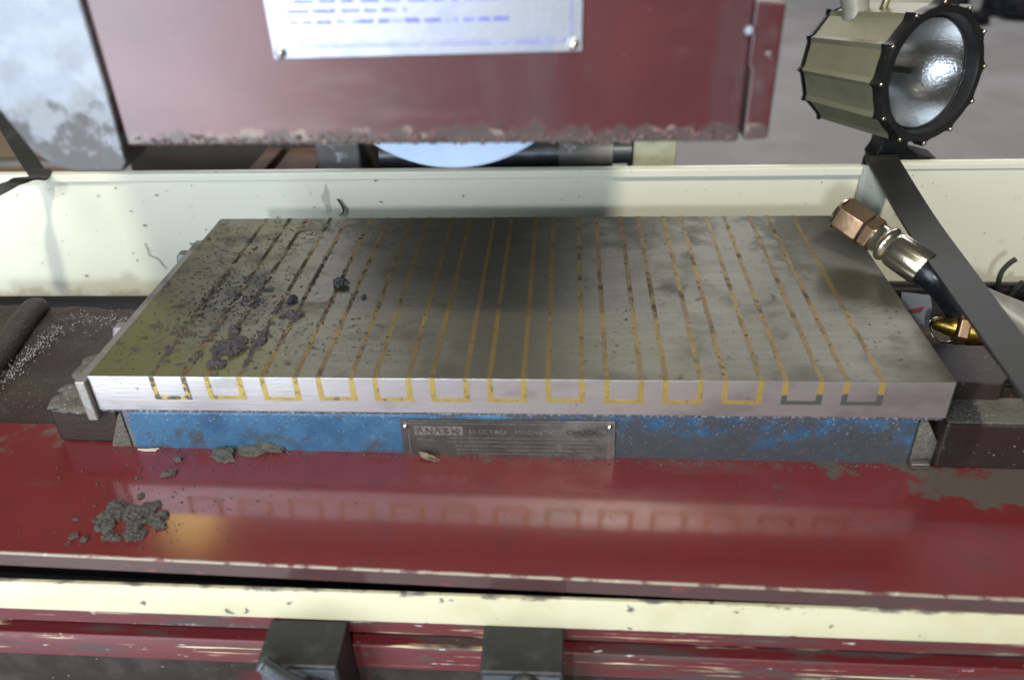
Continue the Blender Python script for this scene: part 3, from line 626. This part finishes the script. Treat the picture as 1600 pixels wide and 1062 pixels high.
for x, y, a, b_ in pile:
    g = MB()
    for k in range(34):
        r = .0018 * rnd.uniform(.5, 1.5)
        g.blob((x + .252 + rnd.gauss(0, .42) * a, y + .074 + rnd.gauss(0, .42) * b_, .0009 * rnd.uniform(0, 1.8) - .0166 * (x + .252)), (r * rnd.uniform(.8, 1.6), r * rnd.uniform(.7, 1.3), .0011 * rnd.uniform(.6, 1.4)), 2, rnd.random() * 90, .8, 2.9)
    g.build('sludge_lump', FLAKE_M, pl)
cx = [('crumb of sludge standing alone above the dark sludge heap', -.2565, -.0500, .0035), ('crumb of sludge at the far left front of the red ledge', -.2840, -.0900, .0035), ('faint sludge crumb left of the dark sludge heap', -.2910, -.0745, .0020), ('sludge crumb at the lower front edge just left of the heap', -.2755, -.0925, .003)]
for lb, x, y, r in cx:
    clump('sludge_crumb', lb, 'sludge crumb', on(x, y), (.002, .0012), 6, r * .7, FLAKE_M, GP, .45)
lc = MB(); cr = lc
for k in range(420):
    x = rnd.gauss(-.235, .05); y = rnd.uniform(-.10, -.003); crumb(x, y, .0002 + .0009 * rnd.random() ** 4, ledge_z(x))
for k in range(240):
    x = rnd.uniform(-.33, .33); y = rnd.uniform(-.10, -.002); crumb(x, y, .0002 + .0004 * rnd.random() ** 3, ledge_z(x))
for k in range(500):
    x = rnd.uniform(-.30, .30); y = -abs(rnd.gauss(0, .0025)) - .0005; crumb(x, y, .0003 + .0008 * rnd.random() ** 2, ledge_z(x))
tag(lc.build('ledge_crumbs', FLAKE_M), 'small grey crumbs sprinkled over the red ledge before the chuck', 'crumbs', kind='stuff')

# ------------------------------------------------------------------ wheel guard above the chuck
gd = thing('wheel_guard', 'maroon wheel guard with an aluminium plate, hanging over the chuck', 'wheel guard', (-.03, .02, .19))
def gp(bmx, name, mt, **k):
    o = bmx.build(name, mt, gd, **k); o.location = (.03, -.02, -.19); return o
fp = MB()
fp.prism([(-.1925, .1853), (.1275, .1838), (.1275, .60), (-.1925, .60)], 'y', -.050, -.042)
gp(fp, 'front_plate', RED_GUARD, bevel=.0015, seg=3)
gp(MB().box(-.19, .125, -.0415, .09, .50, .51), 'top_plate', RED_GUARD)
gp(MB().box(-.16, .105, .083, .09, .160, .4995), 'back_plate', DARK_PAINT, bevel=.001)
gp(MB().box(-.19, -.184, -.0415, .06, .19, .4995), 'side_plate', RED_GUARD)
gp(MB().prism([(-.0415, .1875), (.06, .1875), (.06, .4995), (-.0415, .4995)], 'x', .118, .1245), 'side_plate', RED_GUARD)
tb = MB().prism([(.1300, .1836), (.1425, .1846), (.1425, .2495), (.1290, .2510), (.1278, .2495), (.1278, .222), (.1300, .219)], 'y', -.0485, -.030)
gp(tb, 'hinge_tab', RED_GUARD, bevel=.0015, seg=3)
gp(MB().lathe([(.0001, .0030), (.0016, .0026), (.0022, 0)], 12, axis_matrix((.1262, -.0502, .238), (0, -1, 0))), 'paint_chip', CHALK, smooth=True)
dg = MB()
for k in range(260):
    x = rnd.uniform(-.19, .127); r = .0013 * rnd.uniform(.3, 1.1)
    dg.blob((x, -.0500, .1857 - .0015 * (x + .1925) / .32 + abs(rnd.gauss(0, .0024 + .0014 * noise.noise(Vector((x * 60, 0, 0)))))), (r * 1.5, .0006, r), 1, rnd.random() * 50, .5)
tag(gp(dg, 'dried_coolant_crust', mat('dried_coolant_crust', (0.11, .07, .066), .85, 0, [dict(col=(.24, .19, .165), scale=120, lo=.56, hi=.7), dict(col=(.06, .045, .045), scale=70, lo=.5, hi=.62)], bump=[(300, .6)]), smooth=True), kind='stuff')
# aluminium instruction plate
al = gp(MB().prism([(-.1038, .2292), (.0478, .2302), (.0482, .31), (-.1045, .31)], 'y', -.0515, -.0502), 'instruction_plate', ALU, bevel=.0003)
ink = MB()
def inkrect(x0, x1, z0, z1): ink.box(x0, x1, -.05165, -.0514, z0, z1)
inkrect(-.090, .040, .2344, .2349); inkrect(-.098, .041, .2362, .2364); inkrect(.0425, .0429, .236, .31)
for row, (z, xs) in enumerate(((.2450, (-.093, .012)), (.2500, (-.094, -.036)), (.2545, (-.090, .042)), (.2590, (-.094, .038)), (.2640, (-.090, .03)), (.2690, (-.094, .04)), (.2740, (-.094, .02)))):
    x = xs[0]
    while x < xs[1]:
        wv = rnd.uniform(.003, .011); x2 = min(x + wv, xs[1]); u = x
        while u < x2:      # unreadable letters of each word
            lw = rnd.uniform(.0006, .0011); hh = rnd.uniform(.0014, .0023); inkrect(u, u + lw, z + .0003 * (x + .1), z + hh + .0003 * (x + .1)); u += lw + .0003
        x = x2 + rnd.uniform(.0015, .004)
ink.build('printed_lines', BLUE_INK, al)
for xx, zz in ((-.1000, .2320), (.0435, .2335)):
    MB().lathe([(.0001, .0030), (.0016, .0026), (.0026, .0012), (.0028, 0)], 18, axis_matrix((xx, -.0514, zz), (0, -1, 0))).build('rivet', CHROME, al, smooth=True)
# peeling grey side cover at the left of the guard
sg = MB().prism([(-.1945, .60), (-.1942, .215), (-.1950, .1765), (-.1985, .1715), (-.224, .1718), (-.2345, .1745), (-.2445, .183), (-.2560, .208), (-.275, .243), (-.315, .300), (-.335, .60)], 'y', -.0520, -.024)
gp(sg, 'side_cover', CHALK, bevel=.0016, seg=3)
gp(MB().prism([(-.1946, .58), (-.1946, .1785), (-.2250, .1765), (-.2420, .184), (-.2590, .206), (-.279, .24), (-.320, .30), (-.330, .58)], 'y', -.0235, .03), 'cover_body', RED_GUARD, bevel=.002)

# grinding wheel and spindle
gw = thing('grinding_wheel', 'pale blue grinding wheel peeking out below the maroon guard', 'grinding wheel', (-.031, .05, .2258))
MB().lathe([(.02, .010), (.0875, .010), (.0892, .0085), (.0892, -.0085), (.0875, -.010), (.02, -.010)], 96, axis_matrix((0, 0, 0), (0, -1, 0))).build('abrasive_disc', WHEEL_M, gw, smooth=35)
MB().lathe([(.0001, .020), (.028, .020), (.034, .012), (.034, -.012), (.0001, -.012)], 48, axis_matrix((0, 0, 0), (0, -1, 0))).build('hub_flange', GREY_CAST, gw, smooth=35)
sd = thing('spindle_housing', 'dark spindle housing running back from the wheel to the column', 'spindle housing', (-.031, .35, .2228))
MB().tube([(0, -.255, 0), (0, .285, 0)], .058, 40).build('housing_barrel', DARK_PAINT, sd, smooth=40)

# ------------------------------------------------------------------ coolant hose fitting resting on the chuck
A = Vector((.2700, .1960, .0365)); B = Vector((.3225, .1365, .0135)); ax = (B - A).normalized(); Ltot = (B - A).length
fh = thing('coolant_hose', 'black coolant hose with a coppery hex nut end resting on the chuck corner', 'hose', A)
Mx = axis_matrix((0, 0, 0), ax)
s_ = Ltot / .084
def rad6(ch_): return None
g = MB().lathe([(.0098, .0060), (.0098, .0005), (.0112, 0), (.0135, .0006), (.0146, .0030)], 48, Mx)
g.build('nut_collar', ZINC, fh, smooth=40)
def hexlathe(rows, rot=0): 
    return MB().lathe(rows, 6, Mx @ Matrix.Rotation(rot, 4, 'Z'), closed=True)
hexlathe([(.0150, .0030), (.0160, .0040), (.0160, .0265), (.0150, .0278)], .35).build('hex_nut', COPPER, fh, bevel=.0007)
MB().lathe([(.0001, .0279), (.0118, .0279), (.0118, .0291), (.0001, .0291)], 32, Mx).build('nut_gap', VOID, fh)
hexlathe([(.0146, .0292), (.0152, .0298), (.0152, .0370), (.0146, .0376)], .35).build('hex_collar', COPPER, fh, bevel=.0006)
MB().lathe([(.0001, .0377), (.0118, .0377), (.0118, .0440), (.0122, .0448), (.0134, .0456), (.0148, .0475), (.0150, .0492), (.0142, .0512), (.0128, .0528), (.0124, .0536), (.0001, .0536)], 48, Mx).build('sleeve_neck', ZINC, fh, smooth=40)
MB().lathe([(.0125, .0530), (.0136, .0545), (.0146, .0575), (.0148, .0830), (.0143, .0842), (.0118, .0842)], 64, Mx, radial=lambda k, j: 1 - (.055 if (k % 8) == 0 else (.02 if k % 8 in (1, 7) else 0)) * (1 if j > 0 else .3)).build('crimped_ferrule', ZINC, fh, smooth=50)
hb = B - A
pth = spline([tuple(ax * .078), tuple(hb + ax * .010), (hb.x + .018, hb.y - .012, hb.z - .013), (hb.x + .034, hb.y - .020, hb.z - .032), (hb.x + .052, hb.y - .026, hb.z - .055), (hb.x + .075, hb.y - .030, hb.z - .074), (hb.x + .13, hb.y - .03, hb.z - .084)], 8)
MB().tube(pth, .0128, 24).build('hose_body', HOSE, fh, smooth=True)

# other hoses and fittings right of the chuck
bt = thing('brass_hose_coupling', 'small oily brass coupling lying on the table right of the chuck', 'coupling', (.335, .106, -.046))
Mb = axis_matrix((-.006, .006, .024), (.94, -.24, -.10))
MB().lathe([(.0020, 0), (.0045, .002), (.0072, .012), (.0078, .016), (.0060, .017), (.0001, .017)], 20, Mb).build('brass_nose', BRASS_FIT, bt, smooth=40)
MB().lathe([(.0128, .0172), (.0136, .0180), (.0136, .0245), (.0128, .0252)], 6, Mb, closed=True).build('hex_nut', COPPER, bt, bevel=.0006)
MB().lathe([(.0001, .0253), (.0095, .0253), (.0105, .027), (.0105, .0335), (.0088, .035), (.0088, .038), (.0001, .038)], 24, Mb).build('coupling_body', BRASS_FIT, bt, smooth=40)
MB().lathe([(.0001, .0380), (.0105, .0380), (.0115, .041), (.0100, .050), (.0085, .054), (.0001, .056)], 20, Mb).build('brass_bulge', BRASS_FIT, bt, smooth=40)
MB().tube([(.045, -.012, .012), (.075, -.022, .006), (.12, -.035, .004)], .0105, 16).build('hose_tail', HOSE, bt, smooth=True)
rg = MB()
for kk in range(1):
    pr = [(.0110 + .0012 * math.cos(t), .0006 * math.sin(t)) for t in [2 * math.pi * q / 10 for q in range(11)]]
    rg.lathe(pr, 40, axis_matrix((.343, .120, -.034), (.25, -.5, .8)))
tag(rg.build('key_ring', CHROME, smooth=True), 'thin bright metal ring lying behind the brass coupling', 'ring')
tg = thing('warning_tag', 'small white and red tag lying in the gap beside the chuck', 'tag', (.334, .156, -.034))
tm = axis_matrix((0, 0, 0), (-.2, -.75, .6))
MB().prism([(-.012, -.014), (.010, -.014), (.013, 0), (.010, .012), (-.012, .012)], 'z', 0, .0008, tm).build('tag_card', TAG_M, tg)
MB().prism([(-.006, -.006), (.004, -.004), (.007, .002), (.004, .001), (-.006, -.003)], 'z', .0008, .001, tm).build('tag_print', TAG_RED, tg)
pp = MB().tube([(.34, .335, -.117), (.45, .332, -.1165), (.56, .33, -.116), (.70, .33, -.115)], .0105, 18)
tag(pp.build('black_pipe', HOSE, smooth=40), 'thick black tube running along the foot of the splash guard', 'tube')
for lb, pts, rr_ in (('taller bent stub of black wire standing up beside the strap', [(.4930, .318, -.118), (.4885, .318, -.104), (.4870, .318, -.092), (.4880, .318, -.084), (.4925, .318, -.076), (.4975, .318, -.071)], .0026),
                 ('shorter straight stub of black wire right of the taller one', [(.4970, .312, -.122), (.5020, .312, -.108), (.5070, .312, -.098), (.5085, .312, -.094)], .0032)):
    tag(MB().tube(spline(pts, 5), rr_, 10).build('wire_stub', RUBBER, smooth=True), lb, 'wire', 'wire stubs at the right')
cn = MB().lathe([(.0001, .0), (.006, .0), (.012, .018), (.020, .040), (.030, .065), (.033, .085), (.0001, .085)], 28, axis_matrix((.412, .215, -.050), (.75, -.28, -.60)))
tag(cn.build('grey_funnel', GREY_CONE, smooth=40), 'scuffed grey plastic funnel at the right behind the black strap', 'funnel')
vb = MB().box(.335, .62, .215, .36, -.150, -.138)
tag(vb.build('gap_shade_slab', VOID, bevel=.003), 'black slab standing in for shade in the gap right of the chuck', 'shade slab')  # black slab added where the gap is only shaded

# ------------------------------------------------------------------ straps
def strap(name, label, L_, R__, th, mt, n=10):
    g = MB(); A_ = spline(L_, n); B_ = spline(R__, n); rows = []
    for i, (a, b_) in enumerate(zip(A_, B_)):
        t = (A_[min(i + 1, len(A_) - 1)] - A_[max(i - 1, 0)]).normalized(); nn = (b_ - a).cross(t).normalized() * th / 2
        rows.append([g.bm.verts.new(a + nn), g.bm.verts.new(b_ + nn), g.bm.verts.new(b_ - nn), g.bm.verts.new(a - nn)])
    for j in range(len(rows) - 1):
        for k in range(4): g.bm.faces.new((rows[j][k], rows[j][(k + 1) % 4], rows[j + 1][(k + 1) % 4], rows[j + 1][k]))
    g.bm.faces.new(rows[0][::-1]); g.bm.faces.new(rows[-1])
    return tag(g.build(name, mt, smooth=50), label, 'strap', 'black straps over the splash guard rim')
strap('rubber_strap', 'black flat strap running from the guard rim down across the right corner',
      [(.352, .392, -.03), (.351, .390, .006), (.3490, .384, .0140), (.3479, .3740, .0150), (.3465, .350, .0140), (.3304, .2164, .0185), (.3178, .1011, .0261), (.3083, .0142, .0331), (.3009, -.0537, .0386), (.2978, -.0820, .0409)],
      [(.386, .394, -.03), (.385, .392, .006), (.3830, .386, .0145), (.3813, .3760, .0155), (.3785, .350, .0145), (.3607, .2198, .0190), (.3459, .1038, .0269), (.3348, .0163, .0333), (.3262, -.0519, .0382), (.3226, -.0800, .0402)], .0026, RUBBER)
strap('rubber_strap', 'black flat strap bent over the guard rim at the left edge',
      [(-.7617, .6223, .0398), (-.6582, .4975, .0180), (-.5720, .395, .0045), (-.5580, .3835, .0088), (-.5560, .3740, .0092), (-0.5444, 0.3585, 0.0100), (-0.5350, 0.3199, 0.0230), (-0.5209, 0.2794, 0.0323), (-0.5104, 0.2256, 0.0401)],
      [(-.7357, .6238, .0390), (-.6346, .5001, .0192), (-.5480, .395, .0045), (-.5350, .3835, .0088), (-.5300, .3780, .0085), (-0.5288, 0.3630, 0.0059), (-0.5306, 0.3435, 0.0129), (-0.5414, 0.3015, 0.0137), (-0.5318, 0.2465, 0.0194)], .0026, RUBBER)

# ------------------------------------------------------------------ work lamp
fc = Vector((.4061, .3919, .0947)); la = Vector((.4444, -.8893, .1074)).normalized()
fc = fc + Vector((-.003, 0, .0005))
wl = thing('work_lamp', 'olive grey ribbed machine lamp with black bezel behind the splash guard', 'work lamp', fc)
Ml = axis_matrix((0, 0, 0), la)
NR = 12; seg = 8
def rib(k, j, amp=.065):
    ph = (k % seg)
    return 1 + (amp if ph == 0 else (.012 if ph in (1, 7) else (.0 if ph in (2, 6) else -.008)))
LB = .118
g = MB().lathe([(.0610, -LB), (.0625, -LB + .003), (.0662, -.022), (.0662, -.012)], NR * seg, Ml, radial=rib)
g.build('ribbed_body', OLIVE, wl, smooth=22)
MB().lathe([(.0001, -LB - .006), (.055, -LB - .006), (.0628, -LB - .004), (.0632, -LB)], NR * seg, Ml, radial=lambda k, j: rib(k, j, .085) if j > 1 else 1).build('rear_cap', BLACK_PLASTIC, wl, smooth=22)
def lug(k, j): return 1 + ((.085 if k % 8 == 0 else .02 if k % 8 in (1, 7) else 0) if j in (1, 2, 3) else 0)
MB().lathe([(.0650, -.0125), (.0665, -.0115), (.0665, .000), (.0658, .0016), (.0590, .0020), (.0580, .000), (.0540, -.016), (.0540, -.024)], NR * 8, Ml, radial=lug).build('bezel_ring', BLACK_PLASTIC, wl, smooth=25)
for k in range(NR):
    t = 2 * math.pi * k / NR
    Ms = Ml @ Matrix.Translation((.0688 * math.cos(t), .0688 * math.sin(t), .0008))
    MB().lathe([(.0001, .0024), (.0017, .0021), (.0024, .0008), (.0024, -.002)], 10, Ms).build('bezel_screw', ZINC, wl, smooth=True)
gl = bpy.data.materials.new('lamp_glass'); gl.use_nodes = True; gb = gl.node_tree.nodes['Principled BSDF']
gb.inputs['Transmission Weight'].default_value = 1; gb.inputs['Roughness'].default_value = .03; gb.inputs['IOR'].default_value = 1.45; gb.inputs['Base Color'].default_value = (.95, .97, .97, 1)
MB().lathe([(.0001, -.0095), (.0543, -.0095), (.0543, -.0120), (.0001, -.0120)], 48, Ml).build('glass_lens', gl, wl)
MB().lathe([(.0538, -.0130), (.0515, -.020), (.0440, -.033), (.0360, -.043), (.0260, -.051), (.0150, -.056), (.0070, -.058), (.0001, -.058)], 64, Ml).build('reflector', REFLECT, wl, smooth=True)
MB().lathe([(.0001, -.030), (.0028, -.031), (.0036, -.036), (.0036, -.058), (.0001, -.058)], 14, Ml).build('bulb', BULB_M, wl, smooth=True)
wl.scale = (.985, .985, .985)
# stem on top and hinge lug, foot below
st = [(-.0640, .0690, .0385), (-.0655, .0720, .052), (-.0740, .0880, .090), (-.0860, .11, .15), (-.09, .15, .25)]
MB().tube(spline(st, 6), [.0135] * 7 + [.0145] * 18, 20).build('stem', GREY_PIPE, wl, smooth=40)
MB().tube([(-.0455, .050, .050), (-.0435, .047, .066)], [.0042, .0036], 12).build('clamp_screw', ZINC, wl, smooth=40)
MB().prism([(-.018, -.068), (.012, -.068), (.010, -.079), (.022, -.0855), (.046, -.092), (-.024, -.092), (-.020, -.084), (-.018, -.079)], 'y', -.002, .030).build('mounting_foot', BLACK_PLASTIC, wl, bevel=.002).location = (-.016, .010, .0)
MB().box(-.018, .040, .0, .04, -.25, -.0925).build('mounting_post', BLACK_PLASTIC, wl, bevel=.002).location = (-.016, .010, .0)

# ------------------------------------------------------------------ table dogs in the front slot
def dog(x, label, lever):
    d = thing('table_stop', label, 'table stop', (x, -.112, -.133), 'black table stops clamped in the front slot')
    MB().prism([(.0008, .0165), (-.0325, .0135), (-.0325, -.06), (.0008, -.06)], 'x', -.0265, .0255).build('stop_block', BLACK, d, bevel=.0018, seg=3)
    MB().box(-.0245, .0235, -.0331, -.0326, -.058, .0105).build('front_face', BLACK_FACE, d, bevel=.0002)
    if lever:
        MB().tube([(.010, -.0330, -.004), (.010, -.0420, -.004)], .0085, 18).build('clamp_boss', BLACK, d, smooth=40)
        lv = spline([(.008, -.041, .000), (-.002, -.0415, .0095), (-.0130, -.0400, .0190), (-.0200, -.0385, .0245)], 6)
        MB().tube(lv, [.0062 - .0001 * k for k in range(len(lv) - 2)] + [.0052, .003], 14).build('clamp_lever', BLACK_FACE, d, smooth=True)
    else:
        MB().lathe([(.0001, .003), (.0085, .003), (.0098, .001), (.0098, -.002)], 24, axis_matrix((.0015, -.0331, .0035), (0, -1, 0))).build('clamp_screw', BLACK, d, smooth=40)
        MB().lathe([(.0001, .0044), (.0050, .0044), (.0055, .0028)], 6, axis_matrix((.0015, -.0331, .0035), (0, -1, 0))).build('screw_socket', DUSTY, d)
dog(-.1275, 'black table stop with a bent clamp lever, left of two on the front slot', True)
dog(.0145, 'black table stop with a round screw, right of two on the front slot', False)

# ------------------------------------------------------------------ far things on the floor
sp_ = thing('scrap_heap', 'dark heap of metal scrap far off on the concrete floor', 'scrap heap', (3.05, 5.75, -.95))
for k in range(40):
    x, y = rnd.gauss(.25, .34), rnd.gauss(0, .22); r = rnd.uniform(.05, .13)
    MB().blob((x, y, r * .6), (r, r, r * .8), 1, k, .7).build('scrap_piece', SCRAP_M, sp_)
bd = MB()
bd.box(-.9, .35, -.12, .12, 0, .03)
tag(bd.build('wooden_board', WOOD, loc=(-2.25, 2.75, -.945), bevel=.004), 'brown board lying on the floor behind the left strap', 'board')
cb = thing('cardboard_sheet', 'tan flattened cardboard on the floor at the far left', 'cardboard', (-2.4, 3.6, -.945))
MB().box(-1.0, .9, -.55, .6, 0, .012).build('cardboard_panel', mat('tan_cardboard', (.36, .27, .17), .8, 0, [dict(col=(.28, .22, .15), scale=4, lo=.4, hi=.7)]), cb, bevel=.003)
